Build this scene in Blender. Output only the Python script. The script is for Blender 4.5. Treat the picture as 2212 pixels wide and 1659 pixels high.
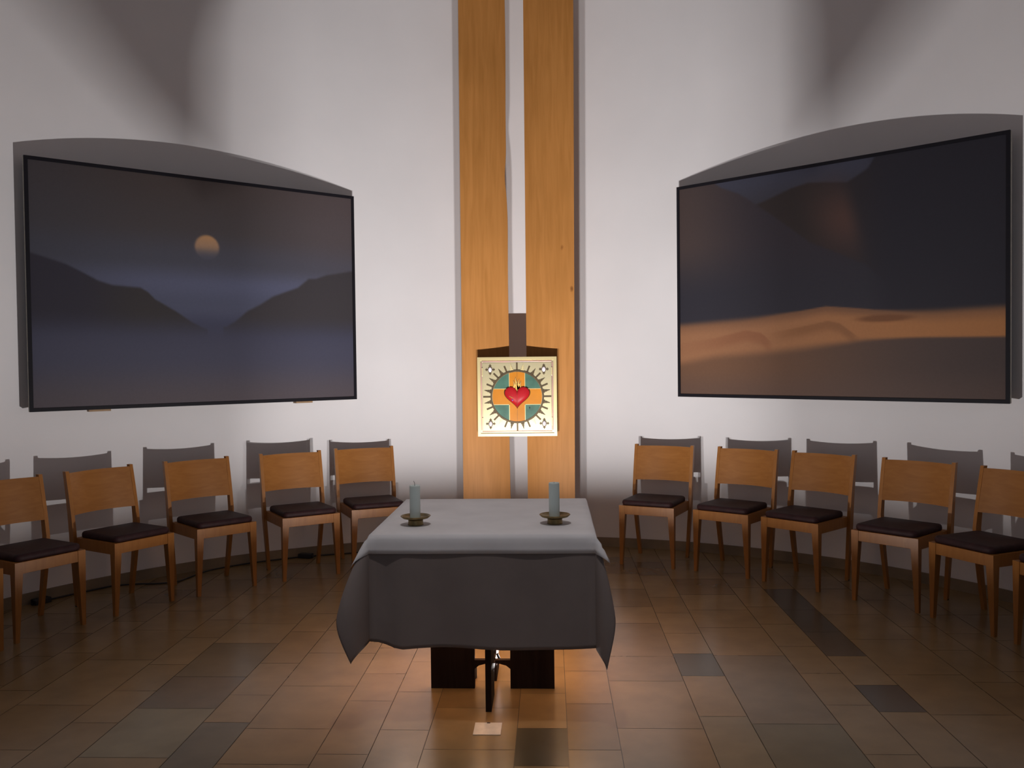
import bpy, bmesh, math, random
from mathutils import Vector, Matrix

for o in list(bpy.data.objects):
    bpy.data.objects.remove(o, do_unlink=True)
scene = bpy.context.scene
COL = scene.collection
PI = math.pi

# ------------------------------------------------------------------ camera
F_PX = 1905.41
PITCH, YAW, ROLL = 0.024055, 0.043156, 0.011505
Fv = Vector((-math.sin(YAW) * math.cos(PITCH), math.cos(YAW) * math.cos(PITCH), -math.sin(PITCH)))
Rv = Vector((math.cos(YAW), math.sin(YAW), 0.0))
Uv = Rv.cross(Fv)
R2 = Rv * math.cos(ROLL) - Uv * math.sin(ROLL)
U2 = Uv * math.cos(ROLL) + Rv * math.sin(ROLL)
cd = bpy.data.cameras.new('camera')
cd.sensor_width = 36.0
cd.lens = F_PX / 2212.0 * 36.0
cd.clip_start = 0.05
cam = bpy.data.objects.new('camera', cd)
COL.objects.link(cam)
m = Matrix((R2, U2, -Fv)).transposed().to_4x4()
m.translation = Vector((0, 0, 1.55))
cam.matrix_world = m
scene.camera = cam

# ------------------------------------------------------------------ world, exposure, lights
world = bpy.data.worlds.new('world')
scene.world = world
world.use_nodes = True
bg = world.node_tree.nodes['Background']
bg.inputs['Color'].default_value = (0.78, 0.87, 1.03, 1)
bg.inputs['Strength'].default_value = 0.21
vs = scene.view_settings
vs.view_transform = 'Standard'
vs.look = 'None'
vs.gamma = 1.0
vs.use_curve_mapping = False
vs.exposure = 0.0
LAMP_POWER = 84.0
FILL_POWER = 150.0
LAMP_COLOR = (1.0, 0.965, 0.95)

# ------------------------------------------------------------------ place constants
CX, CY, RW = -0.26, 3.822, 3.658      # centre and radius of the curved wall
TX, TY = -0.297, 4.2                  # table centre
TW, TD, TZ = 0.952, 0.985, 0.818      # tabletop

# ------------------------------------------------------------------ materials
def new_mat(name):
    mt = bpy.data.materials.new(name)
    mt.use_nodes = True
    nt = mt.node_tree
    return mt, nt, nt.nodes['Principled BSDF']

def noise_node(nt, scale, detail=4, coord='Object', vec_scale=None, dist=0.0):
    tc = nt.nodes.new('ShaderNodeTexCoord')
    mp = nt.nodes.new('ShaderNodeMapping')
    if vec_scale:
        mp.inputs['Scale'].default_value = vec_scale
    nt.links.new(tc.outputs[coord], mp.inputs['Vector'])
    n = nt.nodes.new('ShaderNodeTexNoise')
    n.inputs['Scale'].default_value = scale
    n.inputs['Detail'].default_value = detail
    n.inputs['Distortion'].default_value = dist
    nt.links.new(mp.outputs['Vector'], n.inputs['Vector'])
    return n, mp

def ramp(nt, src, stops):
    r = nt.nodes.new('ShaderNodeValToRGB')
    el = r.color_ramp.elements
    while len(el) < len(stops):
        el.new(0.5)
    for e, (p, c) in zip(el, stops):
        e.position = p
        e.color = (c[0], c[1], c[2], 1)
    nt.links.new(src, r.inputs['Fac'])
    return r

def bump(nt, bsdf, src, strength, distance):
    b = nt.nodes.new('ShaderNodeBump')
    b.inputs['Strength'].default_value = strength
    b.inputs['Distance'].default_value = distance
    nt.links.new(src, b.inputs['Height'])
    nt.links.new(b.outputs['Normal'], bsdf.inputs['Normal'])

def simple(name, col, rough=0.5, metal=0.0, var=0.12, scale=8.0, bmp=0.0, bdist=0.001, spec=0.5, vec=None):
    mt, nt, b = new_mat(name)
    n, _ = noise_node(nt, scale, vec_scale=vec)
    lo = [c * (1 - var) for c in col]
    hi = [min(1, c * (1 + var)) for c in col]
    r = ramp(nt, n.outputs['Fac'], [(0.3, lo), (0.7, hi)])
    nt.links.new(r.outputs['Color'], b.inputs['Base Color'])
    b.inputs['Roughness'].default_value = rough
    b.inputs['Metallic'].default_value = metal
    b.inputs['Specular IOR Level'].default_value = spec
    if bmp:
        bump(nt, b, n.outputs['Fac'], bmp, bdist)
    return mt

def wood(name, dark, light, rough=0.45, grain=(14, 14, 0.9), scale=2.2, knots=False, spec=0.4):
    mt, nt, b = new_mat(name)
    n, _ = noise_node(nt, scale, 6, vec_scale=grain, dist=0.6)
    r = ramp(nt, n.outputs['Fac'], [(0.28, dark), (0.72, light)])
    out = r.outputs['Color']
    n2, _ = noise_node(nt, 1.3, 2)
    r2 = ramp(nt, n2.outputs['Fac'], [(0.3, (0.88, 0.86, 0.82)), (0.7, (1.06, 1.05, 1.04))])
    mx = nt.nodes.new('ShaderNodeMix'); mx.data_type = 'RGBA'; mx.blend_type = 'MULTIPLY'
    mx.inputs['Factor'].default_value = 1.0
    nt.links.new(out, mx.inputs['A']); nt.links.new(r2.outputs['Color'], mx.inputs['B'])
    out = mx.outputs['Result']
    if knots:
        tc = nt.nodes.new('ShaderNodeTexCoord')
        mp = nt.nodes.new('ShaderNodeMapping'); mp.inputs['Scale'].default_value = (4.2, 0.0, 2.3)
        mp.inputs['Location'].default_value = (0.37, 0.2, 0.6)
        vo = nt.nodes.new('ShaderNodeTexVoronoi'); vo.inputs['Scale'].default_value = 1.0
        nd, _ = noise_node(nt, 9, 3)
        add = nt.nodes.new('ShaderNodeVectorMath'); add.operation = 'MULTIPLY_ADD'
        add.inputs[1].default_value = (0.12, 0.12, 0.12)
        nt.links.new(tc.outputs['Object'], mp.inputs['Vector'])
        nt.links.new(nd.outputs['Color'], add.inputs[0])
        nt.links.new(mp.outputs['Vector'], add.inputs[2])
        nt.links.new(add.outputs['Vector'], vo.inputs['Vector'])
        kr = ramp(nt, vo.outputs['Distance'], [(0.0, (0.25, 0.15, 0.09)), (0.035, (0.45, 0.35, 0.27)), (0.075, (1, 1, 1)), (0.2, (1, 1, 1))])
        mk = nt.nodes.new('ShaderNodeMix'); mk.data_type = 'RGBA'; mk.blend_type = 'MULTIPLY'
        mk.inputs['Factor'].default_value = 0.8
        nt.links.new(out, mk.inputs['A']); nt.links.new(kr.outputs['Color'], mk.inputs['B'])
        out = mk.outputs['Result']
    nt.links.new(out, b.inputs['Base Color'])
    b.inputs['Roughness'].default_value = rough
    b.inputs['Specular IOR Level'].default_value = spec
    bump(nt, b, n.outputs['Fac'], 0.15, 0.001)
    return mt

def attr_mat(name, rough, attr='tint', nscale=6.0, namp=0.1, spec=0.5, bmp=0.05, rough_var=0.0):
    mt, nt, b = new_mat(name)
    a = nt.nodes.new('ShaderNodeAttribute'); a.attribute_name = attr
    n, _ = noise_node(nt, nscale, 5)
    r = ramp(nt, n.outputs['Fac'], [(0.3, (1 - namp,) * 3), (0.7, (1 + namp,) * 3)])
    mx = nt.nodes.new('ShaderNodeMix'); mx.data_type = 'RGBA'; mx.blend_type = 'MULTIPLY'
    mx.inputs['Factor'].default_value = 1.0
    nt.links.new(a.outputs['Color'], mx.inputs['A']); nt.links.new(r.outputs['Color'], mx.inputs['B'])
    nt.links.new(mx.outputs['Result'], b.inputs['Base Color'])
    b.inputs['Roughness'].default_value = rough
    b.inputs['Specular IOR Level'].default_value = spec
    if bmp:
        bump(nt, b, n.outputs['Fac'], bmp, 0.001)
    return mt

def cloth_mat(name, col, weave=700.0, rough=0.9, transl=0.0):
    mt, nt, b = new_mat(name)
    n, _ = noise_node(nt, 5.0, 3)
    r = ramp(nt, n.outputs['Fac'], [(0.3, [c * 0.93 for c in col]), (0.7, [min(1, c * 1.05) for c in col])])
    nt.links.new(r.outputs['Color'], b.inputs['Base Color'])
    b.inputs['Roughness'].default_value = rough
    b.inputs['Specular IOR Level'].default_value = 0.15
    n2, _ = noise_node(nt, weave, 2)
    bump(nt, b, n2.outputs['Fac'], 0.2, 0.0008)
    if transl:
        tr = nt.nodes.new('ShaderNodeBsdfTranslucent')
        nt.links.new(r.outputs['Color'], tr.inputs['Color'])
        ms = nt.nodes.new('ShaderNodeMixShader'); ms.inputs[0].default_value = transl
        out = nt.nodes['Material Output']
        nt.links.new(b.outputs[0], ms.inputs[1]); nt.links.new(tr.outputs[0], ms.inputs[2])
        nt.links.new(ms.outputs[0], out.inputs['Surface'])
    return mt

M = {}
M['plaster'] = simple('white_plaster', (0.80, 0.775, 0.785), 0.85, var=0.03, scale=1.4, bmp=0.12, bdist=0.004, spec=0.2)
M['ceiling'] = simple('ceiling_paint', (0.75, 0.74, 0.74), 0.9, var=0.03, spec=0.2)
M['stone'] = attr_mat('limestone_floor', 0.24, nscale=5.0, namp=0.10, spec=0.55, bmp=0.03)
M['joint'] = simple('floor_joint', (0.10, 0.075, 0.05), 0.8)
M['skirting'] = simple('stone_skirting', (0.22, 0.165, 0.11), 0.5, var=0.15)
M['board'] = wood('knotty_timber', (0.43, 0.185, 0.045), (0.53, 0.235, 0.065), 0.5, knots=True, spec=0.2)
M['beech'] = wood('honey_beech', (0.30, 0.114, 0.022), (0.36, 0.145, 0.033), 0.38, grain=(30, 30, 4))
M['beech_panel'] = wood('honey_plywood', (0.30, 0.114, 0.023), (0.36, 0.145, 0.034), 0.38, grain=(3, 20, 24), scale=2.0)
M['leather'] = simple('dark_brown_leather', (0.028, 0.009, 0.010), 0.6, var=0.3, scale=30, bmp=0.2, spec=0.25)
M['dark_wood'] = wood('dark_stained_wood', (0.018, 0.011, 0.009), (0.03, 0.02, 0.016), 0.85, spec=0.08)
M['table_wood'] = wood('table_wood', (0.55, 0.30, 0.12), (0.66, 0.38, 0.16), 0.5)
M['grey_cloth'] = cloth_mat('grey_linen', (0.235, 0.195, 0.185))
M['white_cloth'] = cloth_mat('white_linen', (0.74, 0.72, 0.74))
M['wax'] = simple('candle_wax', (0.62, 0.70, 0.68), 0.5, var=0.04)
M['wick'] = simple('candle_wick', (0.015, 0.013, 0.02), 0.8)
M['bronze'] = simple('bronze', (0.22, 0.16, 0.07), 0.45, metal=0.7, var=0.35, scale=40, bmp=0.3)
M['gold'] = simple('polished_gold', (0.93, 0.80, 0.48), 0.28, metal=0.85, var=0.03, scale=3)
M['gold_rim'] = simple('gold_rim', (0.95, 0.78, 0.40), 0.3, metal=0.7, var=0.03, scale=3)
M['dark_gold'] = simple('dark_brass', (0.085, 0.055, 0.022), 0.4, metal=0.35, var=0.2, scale=20)  # dark brass tone for rays, ring, borders, seams and corner crosses
M['copper'] = simple('copper_inlay', (0.55, 0.33, 0.27), 0.35, metal=0.6, var=0.15, scale=10)
M['green'] = simple('green_enamel', (0.06, 0.155, 0.11), 0.3, var=0.25, scale=12)
M['orange'] = simple('orange_enamel', (0.60, 0.21, 0.004), 0.3, var=0.08, scale=9)
M['red'] = simple('red_enamel', (0.46, 0.012, 0.018), 0.25, var=0.1, scale=10)
M['flame'] = simple('flame_gold', (0.90, 0.50, 0.12), 0.35, metal=0.3, var=0.1, scale=30)
M['pearl'] = simple('pale_stone', (0.85, 0.80, 0.84), 0.12, var=0.05)
M['purple'] = simple('violet_stone', (0.30, 0.12, 0.42), 0.15, var=0.1)
M['body'] = simple('dark_bronze_box', (0.10, 0.07, 0.045), 0.5, metal=0.5, var=0.2)
M['black_frame'] = simple('black_frame', (0.008, 0.007, 0.011), 0.6, var=0.1, spec=0.2)
M['stretcher'] = simple('stretcher_edge', (0.34, 0.32, 0.28), 0.7, var=0.12, scale=20)
M['stretch_wood'] = simple('stretcher_wood', (0.34, 0.21, 0.11), 0.6, var=0.15, scale=20)
M['paint'] = attr_mat('oil_paint', 0.62, nscale=60, namp=0.03, spec=0.25, bmp=0.1)
M['rubber'] = simple('black_rubber', (0.014, 0.012, 0.016), 0.5, var=0.2)
M['steel'] = simple('brushed_steel', (0.62, 0.58, 0.56), 0.35, metal=0.4, var=0.08, scale=30)
M['lamp_shell'] = simple('lamp_shell', (0.03, 0.03, 0.032), 0.5, metal=0.3)

# ------------------------------------------------------------------ helpers
def link_mesh(name, bm, mat, parent=None, smooth=False, loc=None, mats=None):
    me = bpy.data.meshes.new(name)
    bmesh.ops.recalc_face_normals(bm, faces=bm.faces)
    bm.to_mesh(me); bm.free()
    for mm in (mats or [mat]):
        me.materials.append(mm)
    if smooth:
        for p in me.polygons:
            p.use_smooth = True
    o = bpy.data.objects.new(name, me)
    COL.objects.link(o)
    if parent is not None:
        o.parent = parent
    if loc is not None:
        o.location = loc
    return o

def tag(o, label=None, cat=None, group=None, kind=None):
    if label: o['label'] = label
    if cat: o['category'] = cat
    if group: o['group'] = group
    if kind: o['kind'] = kind
    return o

def empty(name, loc=(0, 0, 0), rz=0.0):
    o = bpy.data.objects.new(name, None)
    o.empty_display_size = 0.1
    COL.objects.link(o)
    o.location = loc
    o.rotation_euler = (0, 0, rz)
    return o

def box(bm, x0, x1, y0, y1, z0, z1, bev=0.0):
    vs_ = [bm.verts.new(p) for p in [(x0, y0, z0), (x1, y0, z0), (x1, y1, z0), (x0, y1, z0),
                                     (x0, y0, z1), (x1, y0, z1), (x1, y1, z1), (x0, y1, z1)]]
    fs = [bm.faces.new([vs_[i] for i in f]) for f in
          [(0, 3, 2, 1), (4, 5, 6, 7), (0, 1, 5, 4), (1, 2, 6, 5), (2, 3, 7, 6), (3, 0, 4, 7)]]
    if bev:
        es = set(e for f in fs for e in f.edges)
        bmesh.ops.bevel(bm, geom=list(es), offset=bev, segments=2, affect='EDGES', profile=0.6)

def loft(bm, rings, close=True, caps=True):
    """rings: list of lists of points (same count); quads between them."""
    R = [[bm.verts.new(p) for p in ring] for ring in rings]
    n = len(R[0])
    for a, b in zip(R[:-1], R[1:]):
        for i in range(n if close else n - 1):
            j = (i + 1) % n
            bm.faces.new([a[i], a[j], b[j], b[i]])
    if caps and close:
        bm.faces.new(list(reversed(R[0])))
        bm.faces.new(R[-1])
    return R

def lathe(bm, prof, seg=40, cx=0.0, cy=0.0):
    rings = []
    for r, z in prof:
        rings.append([(cx + r * math.cos(2 * PI * k / seg), cy + r * math.sin(2 * PI * k / seg), z) for k in range(seg)])
    loft(bm, rings)

def tube(bm, pts, r, seg=8):
    pts = [Vector(p) for p in pts]
    rings = []
    for i, p in enumerate(pts):
        d = (pts[min(i + 1, len(pts) - 1)] - pts[max(i - 1, 0)]).normalized()
        a = d.cross(Vector((0, 0, 1)))
        if a.length < 1e-3:
            a = Vector((1, 0, 0))
        a.normalize(); b = d.cross(a)
        rr = r[i] if isinstance(r, (list, tuple)) else r
        rings.append([p + a * rr * math.cos(2 * PI * k / seg) + b * rr * math.sin(2 * PI * k / seg) for k in range(seg)])
    loft(bm, rings)

def catmull(pts, n=8):
    P = [Vector(p) for p in pts]
    P = [P[0] * 2 - P[1]] + P + [P[-1] * 2 - P[-2]]
    out = []
    for i in range(1, len(P) - 2):
        for k in range(n):
            t = k / n
            a, b, c, d = P[i - 1], P[i], P[i + 1], P[i + 2]
            out.append(0.5 * ((2 * b) + (c - a) * t + (2 * a - 5 * b + 4 * c - d) * t * t + (3 * b - a - 3 * c + d) * t ** 3))
    out.append(P[-2])
    return out

def extrude_xz(bm, pts, y0, y1):
    """polygon given in (x, z), solid from y0 (front) to y1 (back)."""
    f = [bm.verts.new((x, y0, z)) for x, z in pts]
    b = [bm.verts.new((x, y1, z)) for x, z in pts]
    bm.faces.new(f); bm.faces.new(list(reversed(b)))
    n = len(pts)
    for i in range(n):
        j = (i + 1) % n
        bm.faces.new([f[i], b[i], b[j], f[j]])

def set_colors(me, cols):
    at = me.color_attributes.new('tint', 'FLOAT_COLOR', 'POINT')
    flat = []
    for c in cols:
        flat += [c[0], c[1], c[2], 1.0]
    at.data.foreach_set('color', flat)

def srgb(r, g, b):
    f = lambda c: (c / 255 / 12.92) if c <= 10 else ((c / 255 + 0.055) / 1.055) ** 2.4
    return (f(r), f(g), f(b))

# ------------------------------------------------------------------ the setting
CEIL = 5.0
A0, A1 = math.radians(-94), math.radians(94)
XL, XR, YB = CX - RW * 0.9976, CX + RW * 0.9976, -3.6
def arc_pt(a, r):
    return (CX + r * math.sin(a), CY + r * math.cos(a))

bm = bmesh.new()
N = 160
th = 0.25
ri = [[(*arc_pt(A0 + (A1 - A0) * i / N, RW), 0), (*arc_pt(A0 + (A1 - A0) * i / N, RW + th), 0),
       (*arc_pt(A0 + (A1 - A0) * i / N, RW + th), CEIL), (*arc_pt(A0 + (A1 - A0) * i / N, RW), CEIL)] for i in range(N + 1)]
loft(bm, ri)
o = link_mesh('wall_front', bm, M['plaster'], smooth=True)
md = o.modifiers.new('split', 'EDGE_SPLIT'); md.split_angle = math.radians(40)
tag(o, 'curved white plaster wall behind the chairs', 'wall', kind='structure')

xa, ya = arc_pt(A1, RW)
for nm, s in (('wall_left', -1), ('wall_right', 1)):
    bm = bmesh.new()
    x = CX + s * (xa - CX)
    box(bm, min(x, x + s * th), max(x, x + s * th), YB, ya, 0, CEIL)
    o = link_mesh(nm, bm, M['plaster'])
    tag(o, 'straight white side wall on the ' + nm[5:], 'wall', kind='structure')
bm = bmesh.new(); box(bm, XL - 0.4, XR + 0.4, YB, CY + RW + 0.4, CEIL, CEIL + 0.2)
tag(link_mesh('ceiling', bm, M['ceiling']), 'plain pale ceiling', 'ceiling', kind='structure')

# skirting follows the curved wall
bm = bmesh.new()
ri = []
for i in range(N + 1):
    a = A0 + (A1 - A0) * i / N
    ri.append([(*arc_pt(a, RW - 0.012), 0.0), (*arc_pt(a, RW), 0.0), (*arc_pt(a, RW), 0.075), (*arc_pt(a, RW - 0.012), 0.075)])
loft(bm, ri)
tag(link_mesh('baseboard_front', bm, M['skirting']), 'low beige stone skirting along the curved wall', 'skirting', kind='structure')

# limestone floor: strips of slabs running away from the viewer
random.seed(11)
core = [-1.896, -1.526, -1.317, -0.947, -0.736, -0.525, -0.154, 0.057, 0.268, 0.632, 0.843, 1.214, 1.427, 1.635]
lines = list(core)
pat = [0.21, 0.365, 0.21, 0.21, 0.365]
k = 0
while lines[0] > -4.3:
    lines.insert(0, lines[0] - pat[k % 5]); k += 1
k = 1
while lines[-1] < 4.0:
    lines.append(lines[-1] + pat[k % 5]); k += 1
known = {-1.896: [3.397, 3.895, 4.30], -1.526: [3.743, 4.062, 4.5], -1.317: [3.683, 4.179], -0.947: [3.442, 3.996, 4.35],
         -0.736: [3.677, 4.11], -0.525: [3.493, 3.919], -0.154: [3.354, 3.703, 4.1], 0.057: [3.976, 4.4], 0.268: [3.709, 4.264],
         0.632: [3.84, 4.337, 4.669], 0.843: [3.764, 4.641], 1.214: [3.475, 3.975], 1.427: [3.90, 4.222, 4.638, 5.05, 5.50]}
darkspec = [(-0.154, 3.5, (0.15, 0.12, 0.085)), (0.632, 4.5, (0.15, 0.125, 0.10)), (1.427, 4.0, (0.12, 0.09, 0.075)),
            (1.427, 4.8, (0.17, 0.13, 0.10)), (1.427, 5.3, (0.15, 0.12, 0.10)), (1.427, 5.8, (0.16, 0.13, 0.11)),
            (-1.526, 3.5, (0.26, 0.21, 0.16)), (-1.526, 3.2, (0.26, 0.21, 0.16)), (-1.896, 3.6, (0.40, 0.32, 0.215)),
            (-1.896, 4.1, (0.27, 0.19, 0.13)), (-1.896, 4.6, (0.30, 0.22, 0.14)), (0.632, 3.6, (0.42, 0.32, 0.21)), (0.843, 4.2, (0.36, 0.26, 0.18)),
            (0.843, 3.5, (0.30, 0.24, 0.16))]
bm = bmesh.new()
cols = []
box(bm, lines[0], lines[-1], YB, CY + RW + 0.1, -0.15, -0.003)
nb = len(bm.verts)
cols += [(0.10, 0.075, 0.05)] * nb
for xa_, xb_ in zip(lines[:-1], lines[1:]):
    key = None
    for q in known:
        if abs(q - xa_) < 1e-6: key = q
    js = list(known[key]) if key is not None else [3.6 + random.random() * 0.4]
    wide = (xb_ - xa_) > 0.3
    while js[0] > YB:
        js.insert(0, js[0] - random.uniform(0.33, 0.62))
    while js[-1] < CY + RW + 0.2:
        js.append(js[-1] + random.uniform(0.33, 0.62))
    for ya_, yb_ in zip(js[:-1], js[1:]):
        yb2 = min(yb_, CY + RW + 0.1); ya2 = max(ya_, YB)
        if yb2 <= ya2: continue
        t = random.random()
        base = [0.225 + 0.025 * t, 0.140 + 0.02 * t, 0.062 + 0.014 * t]
        if random.random() < 0.16:
            base = [0.19, 0.117, 0.053]
        if random.random() < 0.06 and not (-2.2 < xa_ < 1.7):
            base = [0.12, 0.095, 0.075]
        if abs(ya_) < 99:
            for kx, ky, cc in darkspec:
                if key is not None and abs(kx - key) < 1e-6 and ya_ < ky < yb_:
                    base = [cc[0] * 0.52, cc[1] * 0.50, cc[2] * 0.42]
        g = 0.0014
        q = [bm.verts.new(p) for p in [(xa_ + g, ya2 + g, 0), (xb_ - g, ya2 + g, 0), (xb_ - g, yb2 - g, 0), (xa_ + g, yb2 - g, 0)]]
        bm.faces.new(q)
        cols += [base] * 4
bm.verts.index_update()
me = bpy.data.meshes.new('floor')
bm.to_mesh(me); bm.free()
me.materials.append(M['stone'])
set_colors(me, cols)
fl = bpy.data.objects.new('floor', me); COL.objects.link(fl)
tag(fl, 'polished limestone slab floor in strips of beige and dark grey', 'floor', kind='structure')

# small metal floor socket cover
t = empty('floor_socket', (-0.279, 3.692, 0))
bm = bmesh.new(); box(bm, -0.058, 0.058, -0.061, 0.061, 0.0, 0.003, 0.001); link_mesh('cover_plate', bm, M['steel'], t)
bm = bmesh.new(); box(bm, -0.007, 0.007, 0.052, 0.059, 0.003, 0.0045); link_mesh('latch', bm, M['wick'], t)
tag(t, 'small square metal floor socket cover in front of the table', 'floor socket')

# ------------------------------------------------------------------ two tall timber boards
def board(xl_b, xr_b, xl_t, xr_t, inner, label, bulge=None):
    bm = bmesh.new()
    H0, H1 = 0.0, CEIL
    nz, nx = 100, 10
    front, back = [], []
    for i in range(nz + 1):
        z = H0 + (H1 - H0) * i / nz
        s = z / 4.3
        a = xl_b + (xl_t - xl_b) * s
        b = xr_b + (xr_t - xr_b) * s
        if bulge:
            b += bulge(z)
        rf, rb = [], []
        for k in range(nx + 1):
            u = k / nx
            d = u if inner == 'r' else 1 - u       # 1 at the inner edge
            y = 6.955 + 0.055 * d ** 1.6
            rf.append((a + (b - a) * u, y, z)); rb.append((a + (b - a) * u, 7.035, z))
        front.append(rf); back.append(rb)
    rings = [f + list(reversed(r)) for f, r in zip(front, back)]
    loft(bm, rings)
    o = link_mesh('timber_board', bm, M['board'])
    md = o.modifiers.new('split', 'EDGE_SPLIT'); md.split_angle = math.radians(35)
    for p in o.data.polygons: p.use_smooth = True
    tag(o, label, 'board')
    return o
def edge_bulge(z):
    w = 0.0
    w -= 0.014 * math.exp(-((z - 3.02) / 0.13) ** 2)
    w += 0.004 * math.sin(z * 5.0) * 0.5
    w += 0.006 * (1 / (1 + math.exp((z - 2.75) / 0.05)))
    return w
board(-0.697, -0.333, -0.689, -0.327, 'r', 'left of the two tall knotty timber boards behind the gold tabernacle', edge_bulge)
board(-0.187, 0.184, -0.181, 0.211, 'l', 'right of the two tall knotty timber boards behind the gold tabernacle')

# ------------------------------------------------------------------ tabernacle
TBX, TBZ, TBY = -0.257, 1.286, 6.865
tab = empty('tabernacle', (TBX, TBY, TBZ))
tag(tab, 'square gold tabernacle with a red flaming heart, fixed across two timber boards', 'tabernacle')
HS = 0.309
bm = bmesh.new(); box(bm, -HS + 0.004, HS - 0.004, 0.014, 0.09, -HS + 0.004, HS - 0.004)
link_mesh('cabinet_body', bm, M['body'], tab)
# raised rim (square ring)
def sq_ring(bm, ho, hi, y0, y1):
    for (x0, x1, z0, z1) in ((-ho, ho, hi, ho), (-ho, ho, -ho, -hi), (-ho, -hi, -hi, hi), (hi, ho, -hi, hi)):
        box(bm, x0, x1, y0, y1, z0, z1)
bm = bmesh.new(); sq_ring(bm, HS, HS - 0.022, -0.004, 0.02); link_mesh('rim', bm, M['gold_rim'], tab)
# copper inlay channels beside the doors
for nm, r in (('copper_strip', (-0.284, -0.274, -0.262, 0.268)), ('copper_strip', (0.270, 0.281, -0.262, 0.268)),
              ('copper_strip', (-0.274, 0.270, 0.270, 0.281)), ('copper_strip', (-0.274, 0.270, -0.279, -0.268))):
    bm = bmesh.new(); box(bm, r[0], r[1], 0.003, 0.01, r[2], r[3], 0.001)
    p = link_mesh(nm, bm, M['copper'], tab)
    p['label'] = 'thin copper-coloured strip framing the doors'
bm = bmesh.new(); box(bm, -HS + 0.022, HS - 0.022, 0.009, 0.014, -HS + 0.022, HS - 0.022)
link_mesh('face_plate', bm, M['gold'], tab)
for s in (-1, 1):
    bm = bmesh.new()
    box(bm, min(s * 0.0008, s * 0.268), max(s * 0.0008, s * 0.268), 0.0, 0.009, -0.264, 0.266, 0.001)
    link_mesh('door', bm, M['gold'], tab)
for s in (-1, 1):
    for z in (0.195, -0.195):
        bm = bmesh.new(); box(bm, s * 0.2715 - 0.004, s * 0.2715 + 0.004, -0.004, 0.004, z - 0.032, z + 0.032, 0.001)
        link_mesh('hinge', bm, M['gold_rim'], tab)
RD = 0.195
# ring
bm = bmesh.new()
rings = []
for k in range(97):
    a = 2 * PI * k / 96
    ring = []
    for (r, y) in ((RD, -0.001), (RD, -0.009), (RD + 0.013, -0.009), (RD + 0.014, -0.001)):
        ring.append((r * math.sin(a), y, r * math.cos(a)))
    rings.append(ring)
loft(bm, rings, caps=False)
bmesh.ops.remove_doubles(bm, verts=bm.verts, dist=1e-6)
link_mesh('disc_ring', bm, M['dark_gold'], tab)
AW = 0.0615
def quad_pts(sx, sz):
    pts = [(AW, AW)]
    a0 = math.asin(AW / (RD - 0.002)); a1 = PI / 2 - a0
    pts += [((RD - 0.002) * math.cos(a0 + (a1 - a0) * i / 14), (RD - 0.002) * math.sin(a0 + (a1 - a0) * i / 14)) for i in range(15)]
    return [(x * sx, z * sz) for x, z in pts]
for sx in (-1, 1):
    for sz in (-1, 1):
        bm = bmesh.new(); extrude_xz(bm, quad_pts(sx, sz), -0.0035, 0.0)
        link_mesh('green_quadrant', bm, M['green'], tab)
bm = bmesh.new()
L_ = math.sqrt((RD - 0.002) ** 2 - AW ** 2)
g = 0.0025
def arm(pts_dir):
    a0 = math.asin((AW - g) / (RD - 0.002))
    arc = [((RD - 0.002) * math.cos(-a0 + 2 * a0 * i / 8), (RD - 0.002) * math.sin(-a0 + 2 * a0 * i / 8)) for i in range(9)]
    return [(x * pts_dir[0] - z * pts_dir[1], x * pts_dir[1] + z * pts_dir[0]) for x, z in arc]
outline = []
for d in ((1, 0), (0, 1), (-1, 0), (0, -1)):
    outline += arm(d)
    e = (d[0] - d[1], d[1] + d[0])
    outline.append(((AW - g) * e[0], (AW - g) * e[1]))
extrude_xz(bm, outline, -0.0045, 0.0)
link_mesh('cross', bm, M['orange'], tab)
# raised metal fillets between cross and quadrants
for s in (-1, 1):
    for u in (-1, 1):
        bm = bmesh.new()
        w0, w1 = AW - 0.0018, AW + 0.0018
        box(bm, min(s * w0, s * w1), max(s * w0, s * w1), -0.0065, -0.001, min(u * w0, u * L_), max(u * w0, u * L_))
        box(bm, min(s * w0, s * L_), max(s * w0, s * L_), -0.0065, -0.001, min(u * w0, u * w1), max(u * w0, u * w1))
        link_mesh('cross_border', bm, M['gold_rim'], tab)
for (z0, z1) in ((0.02, RD - 0.003), (-RD + 0.003, -0.10)):
    bm = bmesh.new()
    box(bm, -0.0008, 0.0008, -0.0052, -0.004, z0, z1)
    link_mesh('door_seam', bm, M['dark_gold'], tab)
# heart
def heart(scale, n=72):
    pts = []
    for k in range(n):
        t = 2 * PI * k / n
        x = 16 * math.sin(t) ** 3
        z = 13 * math.cos(t) - 5 * math.cos(2 * t) - 2 * math.cos(3 * t) - math.cos(4 * t)
        pts.append((x * scale / 16, (z + 2.5) * scale / 14.5 * 0.88))
    return pts
def puffy(bm, pts, y0, y1, steps=6):
    rings = []
    for i in range(steps + 1):
        t = i / steps
        s = math.cos(t * PI / 2 * 0.97)
        rings.append([(x * (1 - (1 - s) * 0.9), y0 + (y1 - y0) * math.sin(t * PI / 2), z * (1 - (1 - s) * 0.9)) for x, z in pts])
    loft(bm, rings)
HZ = -0.008
def shift(pts, dz): return [(x, z + dz) for x, z in pts]
bm = bmesh.new(); puffy(bm, heart(0.104), -0.004, -0.010)
o = link_mesh('heart_border', bm, M['dark_gold'], tab, smooth=True); o.location = (0, 0, HZ)
bm = bmesh.new(); puffy(bm, heart(0.098), -0.009, -0.026)
hrt = link_mesh('heart', bm, M['red'], tab, smooth=True); hrt.location = (0, 0, HZ)
bm = bmesh.new(); tube(bm, [(-0.062, -0.024, 0.014), (-0.045, -0.027, 0.004), (-0.026, -0.0275, -0.004)], [0.0012, 0.0026, 0.0008], 6)
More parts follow.
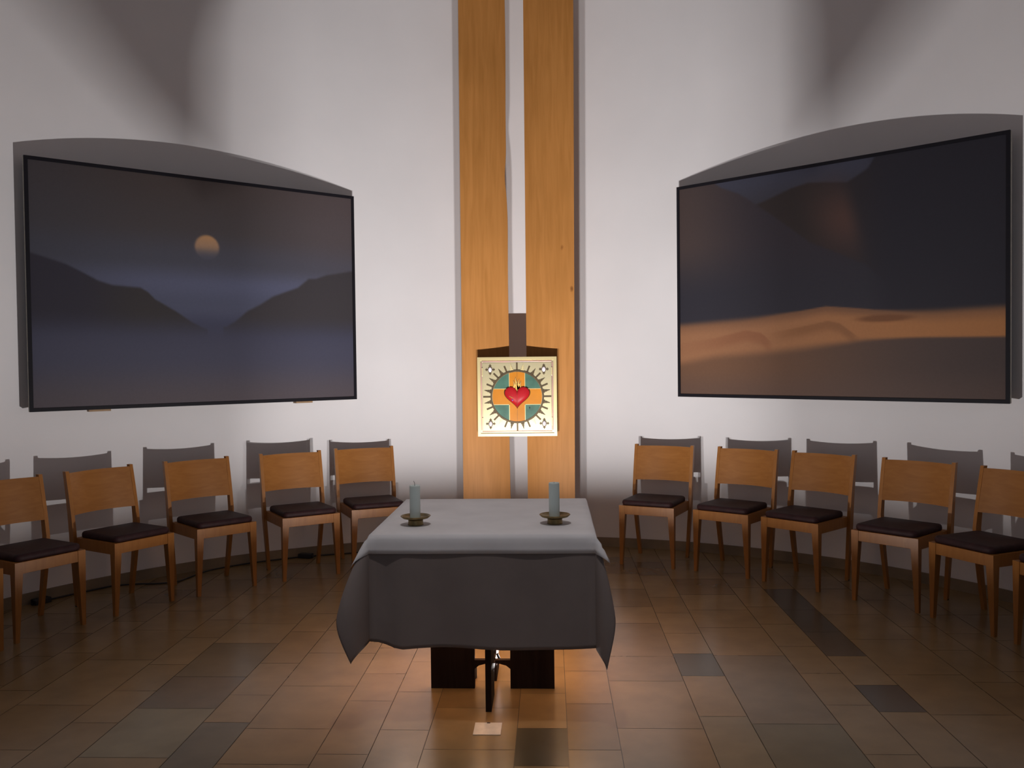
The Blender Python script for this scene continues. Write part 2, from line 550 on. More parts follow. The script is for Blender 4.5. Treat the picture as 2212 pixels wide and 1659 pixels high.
o = link_mesh('wound_slit', bm, M['flame'], hrt)
bm = bmesh.new(); bmesh.ops.create_icosphere(bm, subdivisions=2, radius=0.0065)
o = link_mesh('violet_stone', bm, M['purple'], hrt, smooth=True, loc=(-0.036, -0.027, -0.018)); o.scale = (0.8, 0.6, 1.2)
bm = bmesh.new(); box(bm, -0.0008, 0.0008, -0.027, -0.025, -0.075, 0.045); link_mesh('heart_seam', bm, M['dark_gold'], hrt)
# flames: tongues
for (x, z0, z1, w, lean) in ((-0.021, 0.040, 0.125, 0.011, -0.008), (-0.007, 0.04, 0.152, 0.012, -0.004), (0.004, 0.04, 0.118, 0.009, -0.002),
                             (0.012, 0.04, 0.138, 0.011, 0.006), (0.023, 0.040, 0.122, 0.009, 0.008)):
    n = 8
    lft, rgt = [], []
    for i in range(n + 1):
        t = i / n
        ww = w * (1 - t) ** 0.8 * (0.7 + 0.6 * math.sin(PI * min(1, t * 1.4)))
        cx_ = x + lean * t * t + 0.004 * math.sin(t * 5 + x * 80)
        lft.append((cx_ - ww, z0 + (z1 - z0) * t)); rgt.append((cx_ + ww, z0 + (z1 - z0) * t))
    bm = bmesh.new()
    extrude_xz(bm, [(a - 0.0025, b) for a, b in lft[:-1]] + [(x + lean, z1 + 0.004)] + [(a + 0.0025, b) for a, b in reversed(rgt[:-1])], -0.008, -0.004)
    fb = link_mesh('flame_border', bm, M['dark_gold'], tab)
    bm = bmesh.new()
    extrude_xz(bm, lft[:-1] + [(x + lean, z1)] + list(reversed(rgt[:-1])), -0.011, -0.008)
    link_mesh('flame', bm, M['flame'], fb)
# rays
for k in range(32):
    a = 2 * PI * k / 32
    ca, sa = math.cos(a), math.sin(a)
    bm = bmesh.new()
    r0 = RD + 0.014
    if k % 2 == 0:
        r1 = 0.265 if k % 8 == 0 else 0.257
        pts = [(-0.0062, r0), (0.0062, r0), (0.0062, r1), (-0.0062, r1)]
        pts = [(x * ca + z * sa, -x * sa + z * ca) for x, z in pts]
        extrude_xz(bm, pts, -0.004, 0.0)
        link_mesh('ray_bar', bm, M['dark_gold'], tab)
    else:
        pr = [(0.0145, r0), (0.0125, r0 + 0.009), (0.0065, r0 + 0.013), (0.0095, r0 + 0.020), (0.0055, r0 + 0.027), (0.004, r0 + 0.036), (0.0004, r0 + 0.052)]
        pts = [(-w, r) for w, r in pr] + [(w, r) for w, r in reversed(pr)]
        pts = [(x * ca + z * sa, -x * sa + z * ca) for x, z in pts]
        extrude_xz(bm, pts, -0.006, 0.0)
        link_mesh('ray_finial', bm, M['gold_rim'] if k in (1, 31, 13, 19) else M['dark_gold'], tab)
for sx in (-1, 1):
    for sz in (-1, 1):
        cx_, cz_ = sx * 0.209, sz * 0.211
        bm = bmesh.new()
        for (w, h_) in ((0.037, 0.004), (0.004, 0.041)):
            box(bm, cx_ - w, cx_ + w, -0.005, 0.0, cz_ - h_, cz_ + h_)
        for (dx, dz) in ((0.028, 0), (-0.028, 0)):
            box(bm, cx_ + dx - 0.003, cx_ + dx + 0.003, -0.006, 0.0, cz_ - 0.010, cz_ + 0.010)
        for dz in (0.030, -0.030):
            box(bm, cx_ - 0.010, cx_ + 0.010, -0.006, 0.0, cz_ + dz - 0.003, cz_ + dz + 0.003)
        lp = [((0.0185) * math.cos(2 * PI * i / 24) + cx_, 0.025 * math.sin(2 * PI * i / 24) + cz_) for i in range(24)]
        extrude_xz(bm, lp, -0.007, 0.0)
        cr = link_mesh('corner_cross', bm, M['dark_gold'], tab)
        bm = bmesh.new(); bmesh.ops.create_uvsphere(bm, u_segments=20, v_segments=12, radius=1.0)
        st = link_mesh('pale_stone', bm, M['pearl'], cr, smooth=True, loc=(cx_, -0.007, cz_)); st.scale = (0.0145, 0.009, 0.020)
bm = bmesh.new()
kp = [(0.0045 * math.cos(2 * PI * i / 12), 0.004 + 0.0045 * math.sin(2 * PI * i / 12)) for i in range(12)]
extrude_xz(bm, [(x + 0.096, z - 0.088) for x, z in kp], -0.0045, -0.003)
box(bm, 0.094, 0.098, -0.0045, -0.003, -0.098, -0.086)
link_mesh('keyhole', bm, M['wick'], tab)

# ------------------------------------------------------------------ paintings
def smooth(a, b, x):
    t = max(0.0, min(1.0, (x - a) / (b - a))); return t * t * (3 - 2 * t)
def mixc(a, b, t): return [a[i] + (b[i] - a[i]) * t for i in range(3)]
def interp(pts, u):
    if u <= pts[0][0]: return pts[0][1]
    for (a, b), (c_, d) in zip(pts[:-1], pts[1:]):
        if u <= c_: return b + (d - b) * (u - a) / (c_ - a)
    return pts[-1][1]
def gradient(stops, t):
    if t <= stops[0][0]: return list(stops[0][1])
    for (a, ca), (b, cb) in zip(stops[:-1], stops[1:]):
        if t <= b: return mixc(ca, cb, smooth(a, b, t))
    return list(stops[-1][1])

def pic_moon(u, v):
    sky = gradient([(0, (66, 57, 56)), (0.2, (66, 60, 62)), (0.36, (66, 66, 78)), (0.47, (77, 80, 104)), (0.56, (70, 73, 94)), (0.66, (60, 62, 84)), (1, (66, 62, 72))], v)
    sky = mixc(sky, (84, 72, 76), 0.5 * smooth(0.5, 1.0, u) * (1 - smooth(0.15, 0.5, v)))
    sky = mixc(sky, (56, 56, 66), 0.4 * (1 - smooth(0.0, 0.35, u)))
    c = sky
    d = math.hypot((u - 0.493) * 2.398, (v - 0.3) * 1.656)
    mt = 0.9 - 0.9 * smooth(0.080, 0.102, d)
    fade = 1 - smooth(0.28, 0.36, v)
    c = mixc(c, gradient([(0.24, (176, 128, 78)), (0.29, (158, 120, 88)), (0.35, (86, 84, 98))], v), mt * (0.25 + 0.75 * fade))
    l = interp([(0, 0.365), (0.051, 0.386), (0.091, 0.404), (0.132, 0.433), (0.175, 0.466), (0.213, 0.482), (0.292, 0.488), (0.313, 0.506), (0.333, 0.536), (0.364, 0.561), (0.395, 0.587), (0.438, 0.629), (0.48, 0.66)], u)
    r = interp([(0.55, 0.65), (0.579, 0.625), (0.621, 0.574), (0.663, 0.543), (0.706, 0.503), (0.75, 0.479), (0.795, 0.455), (0.835, 0.409), (0.861, 0.407), (0.901, 0.386), (1.0, 0.358)], u)
    hill = mixc((44, 41, 52), (50, 46, 48), smooth(0.1, 0.3, u))
    water = gradient([(0.6, (54, 55, 74)), (0.78, (62, 62, 80)), (1, (76, 68, 74))], v)
    if u < 0.49:
        c = mixc(c, hill, smooth(l, l + 0.014, v))
    if u > 0.54:
        c = mixc(c, (54, 50, 54), smooth(r, r + 0.014, v))
    c = mixc(c, water, smooth(0.59, 0.72, v))
    return c
def pic_dune(u, v):
    c = mixc((66, 67, 84), (60, 57, 66), smooth(0.0, 0.16, v)) if v < 0.2 else [60, 56, 64]
    edgeL = interp([(0.0, -0.2), (0.14, 0.0), (0.162, 0.021), (0.223, 0.06), (0.283, 0.119), (0.371, 0.215), (0.462, 0.319), (0.549, 0.379), (0.632, 0.437), (0.75, 0.6)], u)
    edgeR = interp([(0.283, 0.125), (0.341, 0.102), (0.403, 0.074), (0.457, 0.061), (0.521, 0.072), (0.578, 0.085), (0.64, 0.04), (0.68, -0.05)], u)
    back = mixc((54, 46, 46), (46, 43, 52), smooth(0.4, 0.75, u))
    if u > 0.28:
        c = mixc(c, back, smooth(edgeR - 0.004, edgeR + 0.01, v))
    ax = 0.60 - 0.05 * (0.36 - v) / 0.3
    w = math.exp(-((v - 0.24) / 0.14) ** 2)
    lf = smooth(ax - 0.16, ax - 0.01, u) * (1 - smooth(ax - 0.01, ax + 0.05, u))
    c = mixc(c, (96, 66, 58), 0.75 * w * lf)
    front = mixc((78, 64, 62), (56, 50, 58), smooth(0, 0.35, u))
    front = mixc(front, (50, 48, 58), smooth(0.25, 0.55, v))
    c = mixc(c, front, smooth(edgeL - 0.004, edgeL + 0.012, v) if u < 0.75 else 0)
    if u >= 0.6:
        c = mixc(c, (44, 42, 52), smooth(0.62, 0.72, u))
    top = interp([(0.0, 0.645), (0.138, 0.637), (0.339, 0.626), (0.432, 0.622), (0.514, 0.608), (0.577, 0.618), (0.658, 0.632), (0.736, 0.635), (0.835, 0.633), (1.0, 0.628)], u)
    sand = mixc((162, 110, 72), (176, 114, 60), smooth(0.2, 1, u))
    soft = 0.005 + 0.032 * (1 - smooth(0.22, 0.46, u)) + 0.03 * smooth(0.62, 0.85, u)
    c = mixc(c, (128, 88, 62), smooth(top - 0.004, top + soft, v))
    c = mixc(c, sand, smooth(top + 0.004, top + 0.045 + soft, v))
    c2 = interp([(0.0, 0.751), (0.138, 0.729), (0.247, 0.697), (0.30, 0.712), (0.345, 0.766)], u)
    if u < 0.345:
        c = mixc(c, (150, 96, 62), smooth(c2 - 0.002, c2 + 0.006, v) * (1 - smooth(c2 + 0.03, c2 + 0.07, v)) * (1 - 0.8 * smooth(0.0, 0.25, 0.25 - u)) * (1 - smooth(0.315, 0.345, u)))
    c3 = interp([(0.30, 0.722), (0.338, 0.712), (0.431, 0.692), (0.52, 0.670), (0.554, 0.682), (0.61, 0.743)], u)
    if 0.30 < u < 0.63:
        c = mixc(c, (146, 96, 58), smooth(c3 - 0.002, c3 + 0.006, v) * (1 - smooth(c3 + 0.02, c3 + 0.06, v)) * smooth(0.3, 0.44, u) * (1 - smooth(0.585, 0.625, u)))
    bd = math.hypot((u - 0.685) / 0.095, (v - 0.671) / 0.018)
    c = mixc(c, (120, 76, 46), (1 - smooth(0.5, 1.1, bd)) * 0.9)
    low = interp([(0.0, 0.828), (0.138, 0.795), (0.306, 0.782), (0.491, 0.759), (0.631, 0.748), (0.786, 0.751), (1.0, 0.757)], u)
    ground = mixc((120, 84, 60), (78, 64, 62), smooth(0.1, 1.0, u))
    ground = mixc(ground, (100, 78, 70), smooth(0.85, 1.0, v) * 0.6)
    c = mixc(c, ground, smooth(low - 0.004, low + 0.05 - 0.04 * smooth(0.4, 0.8, u), v))
    return c
PW, PH, PZ = 2.398, 1.656, 1.266
def painting(x, y, rz, label, fn, off, gain=1.0):
    n = Vector((math.sin(rz), -math.cos(rz), 0))   # towards the room
    t = empty('painting', (x + n.x * off, y + n.y * off, PZ), rz)
    tag(t, label, 'painting')
    # local: x along, -y to room, z up ; front plane at y=0
    NX, NZ = 240, 166
    e = 0.023
    me = bpy.data.meshes.new('canvas')
    verts, faces, cols = [], [], []
    for j in range(NZ + 1):
        for i in range(NX + 1):
            u, v = i / NX, j / NZ
            verts.append((-PW / 2 + e + (PW - 2 * e) * u, 0.003, PH - e - (PH - 2 * e) * v))
            c = fn(u, v); s = srgb(*c)
            cols.append([q * gain for q in mixc(s, [sum(s) / 3] * 3, 0.12)])
    for j in range(NZ):
        for i in range(NX):
            a = j * (NX + 1) + i
            faces.append((a, a + 1, a + NX + 2, a + NX + 1))
    nv = len(verts)
    x0, x1, z0, z1 = -PW / 2 + e, PW / 2 - e, e, PH - e
    verts += [(x0, 0.03, z1), (x1, 0.03, z1), (x1, 0.03, z0), (x0, 0.03, z0)]
    cols += [(0.1, 0.09, 0.08)] * 4
    faces.append((nv + 3, nv + 2, nv + 1, nv))
    me.from_pydata(verts, [], faces)
    me.materials.append(M['paint'])
    set_colors(me, cols)
    cv = bpy.data.objects.new('canvas', me); COL.objects.link(cv); cv.parent = t
    bm = bmesh.new()
    for (a, b, c_, d) in ((-PW / 2, PW / 2, PH - e, PH), (-PW / 2, PW / 2, 0, e), (-PW / 2, -PW / 2 + e, e, PH - e), (PW / 2 - e, PW / 2, e, PH - e)):
        box(bm, a, b, -0.004, 0.012, c_, d)
    link_mesh('frame', bm, M['black_frame'], t)
    bm = bmesh.new()
    for (a, b, c_, d) in ((-PW / 2 + .001, PW / 2 - .001, PH - e, PH - .001), (-PW / 2 + .001, PW / 2 - .001, .001, e), (-PW / 2 + .001, -PW / 2 + e, e, PH - e), (PW / 2 - e, PW / 2 - .001, e, PH - e)):
        box(bm, a, b, 0.012, 0.040, c_, d)
    link_mesh('stretcher', bm, M['stretcher'], t)
    bm = bmesh.new()
    for (a, b, c_, d) in ((-PW / 2 + .003, PW / 2 - .003, PH - e, PH - .003), (-PW / 2 + .003, PW / 2 - .003, .003, e), (-PW / 2 + .003, -PW / 2 + e, e, PH - e), (PW / 2 - e, PW / 2 - .003, e, PH - e)):
        box(bm, a, b, 0.040, 0.046, c_, d)
    link_mesh('backing_strip', bm, M['stretch_wood'], t)
    return t
pl = painting(-2.5, 6.393, 0.734, 'large dark landscape painting with an orange moon between hills, on the left of the wall', pic_moon, 0.036, 1.3)
pr_ = painting(1.934, 6.372, -0.727, 'large dark landscape painting with bright orange dunes, on the right of the wall', pic_dune, 0.0, 0.95)
pr_.scale = (1.006, 1.0, 1.016)
pr_.location.z = 1.261
for u in (0.18, 0.81):
    bm = bmesh.new()
    x = -PW / 2 + PW * u
    box(bm, x - 0.07, x + 0.07, 0.02, 0.075, -0.014, 0.02)
    link_mesh('hanging_block', bm, M['stretch_wood'], pl)

# ------------------------------------------------------------------ chairs
def make_chair():
    t = empty('chair')
    # local: origin midway between the front feet, +y towards the wall (back)
    for s in (-1, 1):
        bm = bmesh.new()
        prof = [(0.0, 0.190, 0.214, -0.002, 0.022), (0.012, 0.190, 0.214, -0.002, 0.022), (0.38, 0.168, 0.214, -0.011, 0.036), (0.455, 0.166, 0.214, -0.012, 0.036)]
        rings = []
        for z, xi, xo, y0, y1 in prof:
            rings.append([(s * xi, y0, z), (s * xo, y0, z), (s * xo, y1, z), (s * xi, y1, z)])
        loft(bm, rings)
        lg = link_mesh('leg', bm, M['beech'], t)
        bm = bmesh.new()
        prof = [(0.0, 0.420, 0.446), (0.20, 0.402, 0.440), (0.40, 0.388, 0.436), (0.50, 0.390, 0.436), (0.62, 0.408, 0.449), (0.76, 0.434, 0.470), (0.881, 0.459, 0.490)]
        rings = []
        for z, y0, y1 in prof:
            xo = 0.205 + (0.241 - 0.205) * min(1, z / 0.45)
            xi = xo - 0.024
            if z < 0.3: xi = xo - 0.024
            rings.append([(s * xi, y0, z), (s * xo, y0, z), (s * xo, y1, z), (s * xi, y1, z)])
        loft(bm, rings)
        rl = link_mesh('leg', bm, M['beech'], t)
        rl['label'] = 'rear leg running up into the back post'
        for par, gx, gy, gw, gd in ((lg, 0.202, 0.010, 0.0115, 0.0115), (rl, 0.194, 0.433, 0.0115, 0.0125)):
            bm = bmesh.new(); box(bm, s * gx - gw, s * gx + gw, gy - gd, gy + gd, 0.0, 0.010, 0.0)
            link_mesh('foot_glide', bm, M['rubber'], par)
        bm = bmesh.new()
        rings = [[(s * 0.196, 0.030, 0.385), (s * 0.212, 0.030, 0.385), (s * 0.212, 0.030, 0.455), (s * 0.196, 0.030, 0.455)],
                 [(s * 0.202, 0.40, 0.385), (s * 0.218, 0.40, 0.385), (s * 0.218, 0.40, 0.455), (s * 0.202, 0.40, 0.455)]]
        loft(bm, rings)
        link_mesh('side_rail', bm, M['beech'], t)
    bm = bmesh.new(); box(bm, -0.168, 0.168, -0.008, 0.014, 0.388, 0.4545, 0.002); link_mesh('front_rail', bm, M['beech'], t)
    bm = bmesh.new(); box(bm, -0.21, 0.21, 0.392, 0.412, 0.388, 0.4545, 0.002); link_mesh('rear_rail', bm, M['beech'], t)
    bm = bmesh.new(); box(bm, -0.205, 0.205, 0.012, 0.395, 0.444, 0.456, 0.002); link_mesh('seat_board', bm, M['beech'], t)
    # cushion: rounded slab
    bm = bmesh.new()
    hx0, hx1, y0, y1 = 0.200, 0.200, -0.002, 0.385
    def outline(ins):
        pts = []
        r = 0.035
        for (cx_, cy_, a0) in ((hx0 - r, y0 + r, -PI / 2), (hx1 - r, y1 - r, 0), (-hx1 + r, y1 - r, PI / 2), (-hx0 + r, y0 + r, PI)):
            for i in range(6):
                a = a0 + PI / 2 * i / 5
                pts.append((cx_ + (r - ins) * math.cos(a), cy_ + (r - ins) * math.sin(a)))
        return pts
    rings = []
    for z, ins in ((0.457, 0.006), (0.462, 0.001), (0.474, 0.0), (0.486, 0.002), (0.494, 0.010), (0.497, 0.022)):
        rings.append([(x, y, z) for x, y in outline(ins)])
    loft(bm, rings)
    link_mesh('seat_cushion', bm, M['leather'], t, smooth=True)
    # curved plywood back panel between the posts
    bm = bmesh.new()
    nx, nz = 16, 6
    rings = []
    for i in range(nx + 1):
        u = -1 + 2 * i / nx
        x = u * 0.2165
        cv = 0.052 * (1 - u * u)
        ring = []
        fz = [0.600 + (0.868 - 0.600) * k / nz for k in range(nz + 1)]
        yz = lambda z: 0.404 + (z - 0.60) * 0.20
        for z in fz: ring.append((x, yz(z) + cv, z))
        for z in reversed(fz): ring.append((x, yz(z) + cv + 0.011, z))
        rings.append(ring)
    loft(bm, rings)
    o = link_mesh('backrest', bm, M['beech_panel'], t)
    md = o.modifiers.new('split', 'EDGE_SPLIT'); md.split_angle = math.radians(40)
    for p in o.data.polygons: p.use_smooth = True
    return t

def copy_tree(o, parent=None):
    c = o.copy(); COL.objects.link(c)
    if parent is not None:
        c.parent = parent
    for ch in o.children:
        copy_tree(ch, c)
    return c

chair_poses = [
    (-2.919, 4.991, 61.7, 'beech chair at the left end of the row, cut off by the left picture edge'),
    (-2.609, 5.520, 60.0, 'beech chair at far left, just right of the one cut off by the edge'),
    (-2.232, 5.951, 45.6, 'middle chair of the left row, below the painted moon'),
    (-1.747, 6.325, 33.9, 'fourth beech chair in the left row, below the right end of the moon painting'),
    (-1.310, 6.646, 25.5, 'beech chair left of the table, partly hidden behind it, nearest the boards'),
    (0.715, 6.657, -24.0, 'beech chair right of the table, nearest the boards in the right row'),
    (1.219, 6.398, -36.5, 'second beech chair right of the boards, below the left end of the dune painting'),
    (1.622, 6.066, -44.8, 'middle chair of the right row, below the painted dunes'),
    (2.075, 5.574, -46.5, 'beech chair below the right end of the dune painting, fourth from the boards'),
    (2.350, 5.149, -64.0, 'beech chair cut off by the right picture edge, fifth from the boards'),
    (-3.075, 4.485, 75.0, 'beech chair of which only a front leg shows at the left picture edge'),
    (2.545, 4.640, -76.0, 'beech chair almost wholly outside the right picture edge, last of the right row'),
]
proto = None
for i, (x, y, a, lab) in enumerate(chair_poses):
    if proto is None:
        proto = make_chair(); c = proto
    else:
        c = copy_tree(proto)
    c.location = (x, y, 0); c.rotation_euler = (0, 0, math.radians(a))
    tag(c, lab, 'chair', 'chairs along the curved wall')

# ------------------------------------------------------------------ altar table
tb = empty('altar_table', (TX, TY, 0))
tag(tb, 'square altar table on crossed dark boards under grey and white cloths', 'table')
bm = bmesh.new(); box(bm, -TW / 2, TW / 2, -TD / 2, TD / 2, TZ - 0.032, TZ, 0.003)
link_mesh('tabletop', bm, M['table_wood'], tb)
bx, by = -0.288 - TX, 4.17 - TY
def leg_board(bm, along):
    # profile (s = distance along the board, z)
    L0, L1, gp = 0.2945, 0.085, 0.0
    th_ = 0.013
    def put(s0, s1, z0, z1):
        if along == 'x': box(bm, bx + s0, bx + s1, by - th_, by + th_, z0, z1)
        else: box(bm, bx - th_, bx + th_, by + s0, by + s1, z0, z1)
    put(-L0, -L1, 0.0, TZ - 0.032); put(L1, L0, 0.0, TZ - 0.032)
    put(-L1, L1, 0.122, 0.136); put(-L1, L1, TZ - 0.13, TZ - 0.034)
    # haunches below the bar
    for s in (-1, 1):
        pts = [(s * L1, 0.094), (s * (L1 - 0.02), 0.110), (s * (L1 - 0.05), 0.118), (s * (L1 - 0.085), 0.122), (s * L1, 0.122)]
        if along == 'x':
            extrude_xz(bm, [(bx + a, z) for a, z in pts], by - th_, by + th_)
        else:
            f = [bm.verts.new((bx - th_, by + a, z)) for a, z in pts]; b = [bm.verts.new((bx + th_, by + a, z)) for a, z in pts]
            bm.faces.new(f); bm.faces.new(list(reversed(b)))
            for i in range(5):
                j = (i + 1) % 5; bm.faces.new([f[i], b[i], b[j], f[j]])
for al in ('x', 'y'):
    bm = bmesh.new(); leg_board(bm, al)
    link_mesh('base_board', bm, M['dark_wood'], tb)

# cloths: draped grids
def drape(name, mat, zt, over, corner, lab, cat, hem_wave, bulge_fn, thick=0.0015):
    """over = (left, right, front, back) overhangs; returns a cloth mesh object."""
    hw, hd = TW / 2 + 0.003, TD / 2 + 0.003
    ol, orr, of, ob = over
    step = 0.016
    def axis(a, ov0, h0, ov1):
        n0 = max(2, int(ov0 / step)); n1 = max(2, int(ov1 / step)); nm_ = int(2 * h0 / 0.035)
        return ([-h0 - ov0 + ov0 * i / n0 for i in range(n0)] + [-h0 + 2 * h0 * i / nm_ for i in range(nm_)] +
                [h0 + ov1 * i / n1 for i in range(n1 + 1)])
    xs = axis(0, ol, hw, orr); ys = axis(0, of, hd, ob)
    bm = bmesh.new()
    G = []
    for y in ys:
        row = []
        for x in xs:
            a = max(0.0, abs(x) - hw); b = max(0.0, abs(y) - hd)
            sx = 1 if x > 0 else -1; sy = 1 if y > 0 else -1
            px, py = max(-hw, min(hw, x)), max(-hd, min(hd, y))
            r = math.hypot(a, b)
            if r < 1e-9:
                p = Vector((px, py, zt))
            else:
                phi = math.atan2(a, b)          # 0: front/back face, pi/2: side face
                dirx, diry = sx * math.sin(phi), sy * math.cos(phi)
                k = math.sin(2 * phi) if (a > 0 and b > 0) else 0.0
                fl = corner(sx, sy) * k ** 1.2
                out, dz = bulge_fn(sx, sy, phi, r, x, y, k)
                rad = 0.006
                o_ = rad * (1 - math.exp(-r / rad)) + fl * r * (1 - 1.9 * r * r) + out
                drop = r * math.sqrt(max(0.05, 1 - (fl * 0.45) ** 2)) - rad * 0.4 * (1 - math.exp(-r / rad)) + dz
                p = Vector((px + dirx * o_, py + diry * o_, zt - drop))
            row.append(bm.verts.new(p))
        G.append(row)
    for j in range(len(ys) - 1):
        for i in range(len(xs) - 1):
            bm.faces.new([G[j][i], G[j][i + 1], G[j + 1][i + 1], G[j + 1][i]])
    o = link_mesh(name, bm, mat, smooth=True)
    o.location = (TX, TY, 0)
    md = o.modifiers.new('thick', 'SOLIDIFY'); md.thickness = thick; md.offset = 1
    tag(o, lab, cat)
    return o

def grey_bulge(sx, sy, phi, r, x, y, k):
    out = 0.0; dz = 0.0
    if sy < 0 and abs(x) <= TW / 2 + 0.01:
        t = r / 0.48
        out = 0.012 * t + 0.006 * t * math.sin(x * 17 + 1.0) + 0.010 * t * math.exp(-((x + 0.36) / 0.05) ** 2) - 0.019 * math.sin(min(1.0, t * 1.3) * PI * 0.75) * math.exp(-((x + 0.405) / 0.05) ** 2)
        dz = -0.035 * t * smooth(0.33, 0.476, -x) - 0.0 * t
        dz += 0.006 * t * math.sin(x * 9)
    elif k == 0:
        t = r / 0.29
        out = 0.014 * t + 0.006 * t * math.sin(y * 21)
    else:
        t = r / 0.5
        out = 0.015 * t
        dz = -0.035 * t * (1 - phi / (PI / 2)) if sx < 0 else 0
    return out, dz
drape('altar_cloth', M['grey_cloth'], TZ + 0.001, (0.27, 0.27, 0.478, 0.004), lambda sx, sy: (0.53 if sx < 0 else 0.32),
      'large grey linen cloth hanging almost to the floor over the front of the altar table', 'tablecloth', 0, grey_bulge)
def white_bulge(sx, sy, phi, r, x, y, k):
    t = r / 0.1
    if k == 0:
        return 0.010 * t + 0.002 * t * math.sin((x + y) * 13), 0.0
    return 0.010 * t, 0.0
drape('altar_runner', M['white_cloth'], TZ + 0.0045, (0.105, 0.085, 0.078, 0.05), lambda sx, sy: (0.55 if sy < 0 else 0.12),
      'short white linen cloth with pointed corners lying on top of the grey altar cloth', 'tablecloth', 0, white_bulge)

# ------------------------------------------------------------------ candles and holders
ZC = TZ + 0.0062
for (x, y, lab_h, lab_c, rim, left) in ((-0.612, 3.94, 'round bronze candle dish at the left front of the table', 'thick white candle with a black wick, left on the table', 0.068, True),
                                  (0.015, 3.96, 'round bronze candle dish at the right front of the table', 'thick white candle with no visible wick, right on the table', 0.070, False)):
    hd_ = empty('candle_holder', (x, y, ZC))
    bm = bmesh.new()
    lathe(bm, [(0.034, 0.0), (0.036, 0.003), (0.0335, 0.007), (0.0345, 0.012), (0.0325, 0.016), (0.034, 0.021), (0.032, 0.026), (0.030, 0.0262), (0.001, 0.0262)], 36)
    link_mesh('base', bm, M['bronze'], hd_, smooth=True)
    bm = bmesh.new()
    R = rim
    lathe(bm, [(0.020, 0.0264), (0.034, 0.027), (R - 0.010, 0.032), (R, 0.041), (R - 0.002, 0.043), (R - 0.012, 0.036), (0.033, 0.0305), (0.012, 0.030)], 40)
    link_mesh('dish', bm, M['bronze'], hd_, smooth=True)
    tag(hd_, lab_h, 'candle holder', 'pair of bronze candle holders')
    cn = empty('candle', (x - 0.002, y, ZC + 0.0302))
    hgt = 0.150 if left else 0.156
    bm = bmesh.new()
    lathe(bm, [(0.0235, 0.0), (0.0240, 0.003), (0.0240, hgt - 0.006), (0.0225, hgt - 0.001), (0.018, hgt - 0.002), (0.002, hgt - 0.006)], 32)
    link_mesh('wax', bm, M['wax'], cn, smooth=True)
    bm = bmesh.new()
    if left:
        tube(bm, [(0, 0, hgt - 0.008), (0, 0, hgt + 0.006), (-0.002, 0, hgt + 0.012), (-0.0055, 0, hgt + 0.018)], 0.0011, 6)
    else:
        tube(bm, [(0, 0.002, hgt - 0.008), (0, 0.004, hgt - 0.001)], 0.001, 6)
    link_mesh('wick', bm, M['wick'], cn)
    tag(cn, lab_c, 'candle', 'pair of altar candles')

# ------------------------------------------------------------------ uplights under the table
lamp_lab = {-1: 'low round black uplight on the floor behind the left base board under the table',
            1: 'low round black uplight on the floor behind the right base board under the table'}
for s in (-1, 1):
    lx, ly = -0.285 + s * 0.145, 4.30
    t = empty('uplight', (lx, ly, 0.0))
    bm = bmesh.new()
    lathe(bm, [(0.050, 0.0), (0.055, 0.003), (0.055, 0.0552), (0.0525, 0.0552), (0.0515, 0.012), (0.002, 0.010)], 48)
    link_mesh('housing', bm, M['lamp_shell'], t, smooth=False)
    tag(t, lamp_lab[s], 'lamp', 'uplights under the table')
    ld = bpy.data.lights.new('bulb', 'AREA')
    ld.shape = 'RECTANGLE'; ld.size = 0.085; ld.size_y = 0.013
    ld.energy = LAMP_POWER
    ld.color = LAMP_COLOR
    lo = bpy.data.objects.new('bulb', ld); COL.objects.link(lo)
    lo.parent = t
    az = s * math.radians(17)
    el = math.radians(73)
    d = Vector((math.sin(az) * math.cos(el), math.cos(az) * math.cos(el), math.sin(el)))
    lo.location = (0, 0, 0.047)
    lo.rotation_euler = d.to_track_quat('-Z', 'Y').to_euler()

# dim unseen fill light, added overhead to brighten the tabletop
t = empty('added_fill_light', (-0.30, 2.5, CEIL))
tag(t, 'added fill light in a round black housing above the altar table', 'lamp')
bm = bmesh.new()
lathe(bm, [(0.02, -0.003), (0.13, -0.003), (0.13, -0.16), (0.12, -0.16), (0.115, -0.03), (0.02, -0.02)], 32)
link_mesh('housing', bm, M['lamp_shell'], t)
ld = bpy.data.lights.new('spot', 'SPOT')
ld.energy = FILL_POWER; ld.spot_size = math.radians(54); ld.spot_blend = 1.0; ld.shadow_soft_size = 0.08
ld.color = (1.0, 0.95, 0.92)
lo = bpy.data.objects.new('spot', ld); COL.objects.link(lo); lo.parent = t
lo.location = (0, 0, -0.17)
lo.rotation_euler = (Vector((-0.28, 3.7, 0.6)) - Vector((-0.30, 2.5, CEIL - 0.17))).to_track_quat('-Z', 'Y').to_euler()

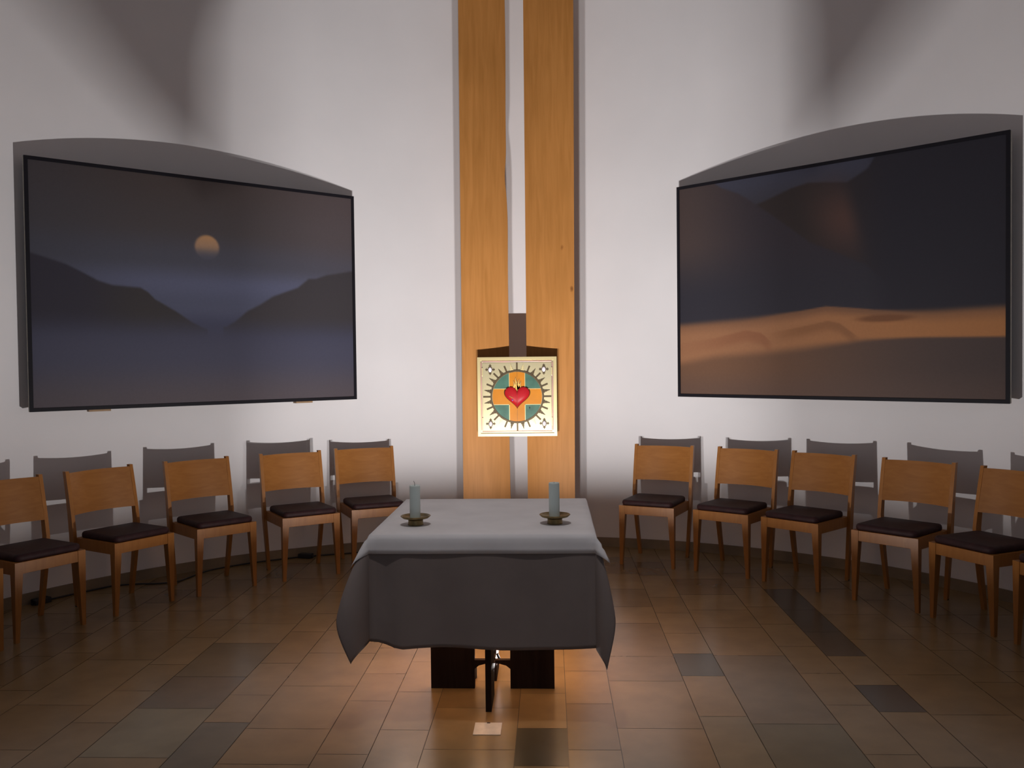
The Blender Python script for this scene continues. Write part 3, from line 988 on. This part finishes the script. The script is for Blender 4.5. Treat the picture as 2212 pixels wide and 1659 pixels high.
# lamp lead seen under the right base board
bm = bmesh.new()
tube(bm, catmull([(-0.268, 4.196, 0.155), (-0.255, 4.196, 0.128), (-0.225, 4.196, 0.108), (-0.190, 4.196, 0.098), (-0.14, 4.197, 0.085), (-0.07, 4.20, 0.04), (-0.045, 4.21, 0.0065), (-0.04, 4.30, 0.0065), (-0.05, 4.5, 0.0065)], 8), 0.006, 8)
tag(link_mesh('lamp_cable', bm, M['rubber'], smooth=True), 'black cable sagging behind the crossed base boards under the table', 'cable')

# ------------------------------------------------------------------ leads and power adapters along the left wall
def inwall(x, y, lim):
    r = math.hypot(x - CX, y - CY)
    k_ = min(1.0, lim / r)
    return CX + (x - CX) * k_, CY + (y - CY) * k_
pts = [(-1.20, 7.30), (-1.42, 7.22), (-1.64, 7.136), (-1.85, 7.06), (-1.95, 7.015)]
bm = bmesh.new(); tube(bm, catmull([(*inwall(x, y, RW - 0.03), 0.006) for x, y in pts], 6), 0.005, 8)
tag(link_mesh('power_lead', bm, M['rubber'], smooth=True), 'thin black lead on the floor between the adapter and the boards', 'cable')
pts = [(-2.03, 7.00), (-2.138, 6.985), (-2.279, 6.871), (-2.45, 6.70), (-2.60, 6.52), (-2.66, 6.30), (-2.70, 6.19), (-2.813, 6.141), (-2.945, 6.13), (-3.094, 6.077),
       (-3.155, 6.03), (-3.25, 5.97), (-3.36, 5.86), (-3.44, 5.76)]
bm = bmesh.new(); tube(bm, catmull([(*inwall(x, y, RW - 0.03), 0.006) for x, y in pts], 6), 0.005, 8)
tag(link_mesh('power_lead', bm, M['rubber'], smooth=True), 'long thin black lead winding on the floor behind the left row of chairs', 'cable')
def adapter(x, y, rz, lab):
    x, y = inwall(x, y, RW - 0.06)
    t = empty('power_adapter', (x, y, 0), rz)
    bm = bmesh.new(); box(bm, -0.055, 0.055, -0.03, 0.03, 0.0, 0.036, 0.006); link_mesh('case', bm, M['rubber'], t)
    bm = bmesh.new(); box(bm, 0.055, 0.068, -0.006, 0.006, 0.004, 0.016, 0.002); box(bm, -0.068, -0.055, -0.006, 0.006, 0.004, 0.016, 0.002)
    link_mesh('cable_collar', bm, M['rubber'], t)
    tag(t, lab, 'power adapter')
adapter(-1.99, 7.005, math.radians(-12), 'small black power adapter on the floor behind the chair left of the table')
adapter(-3.47, 5.70, math.radians(62), 'small black power adapter on the floor at the far left against the wall')
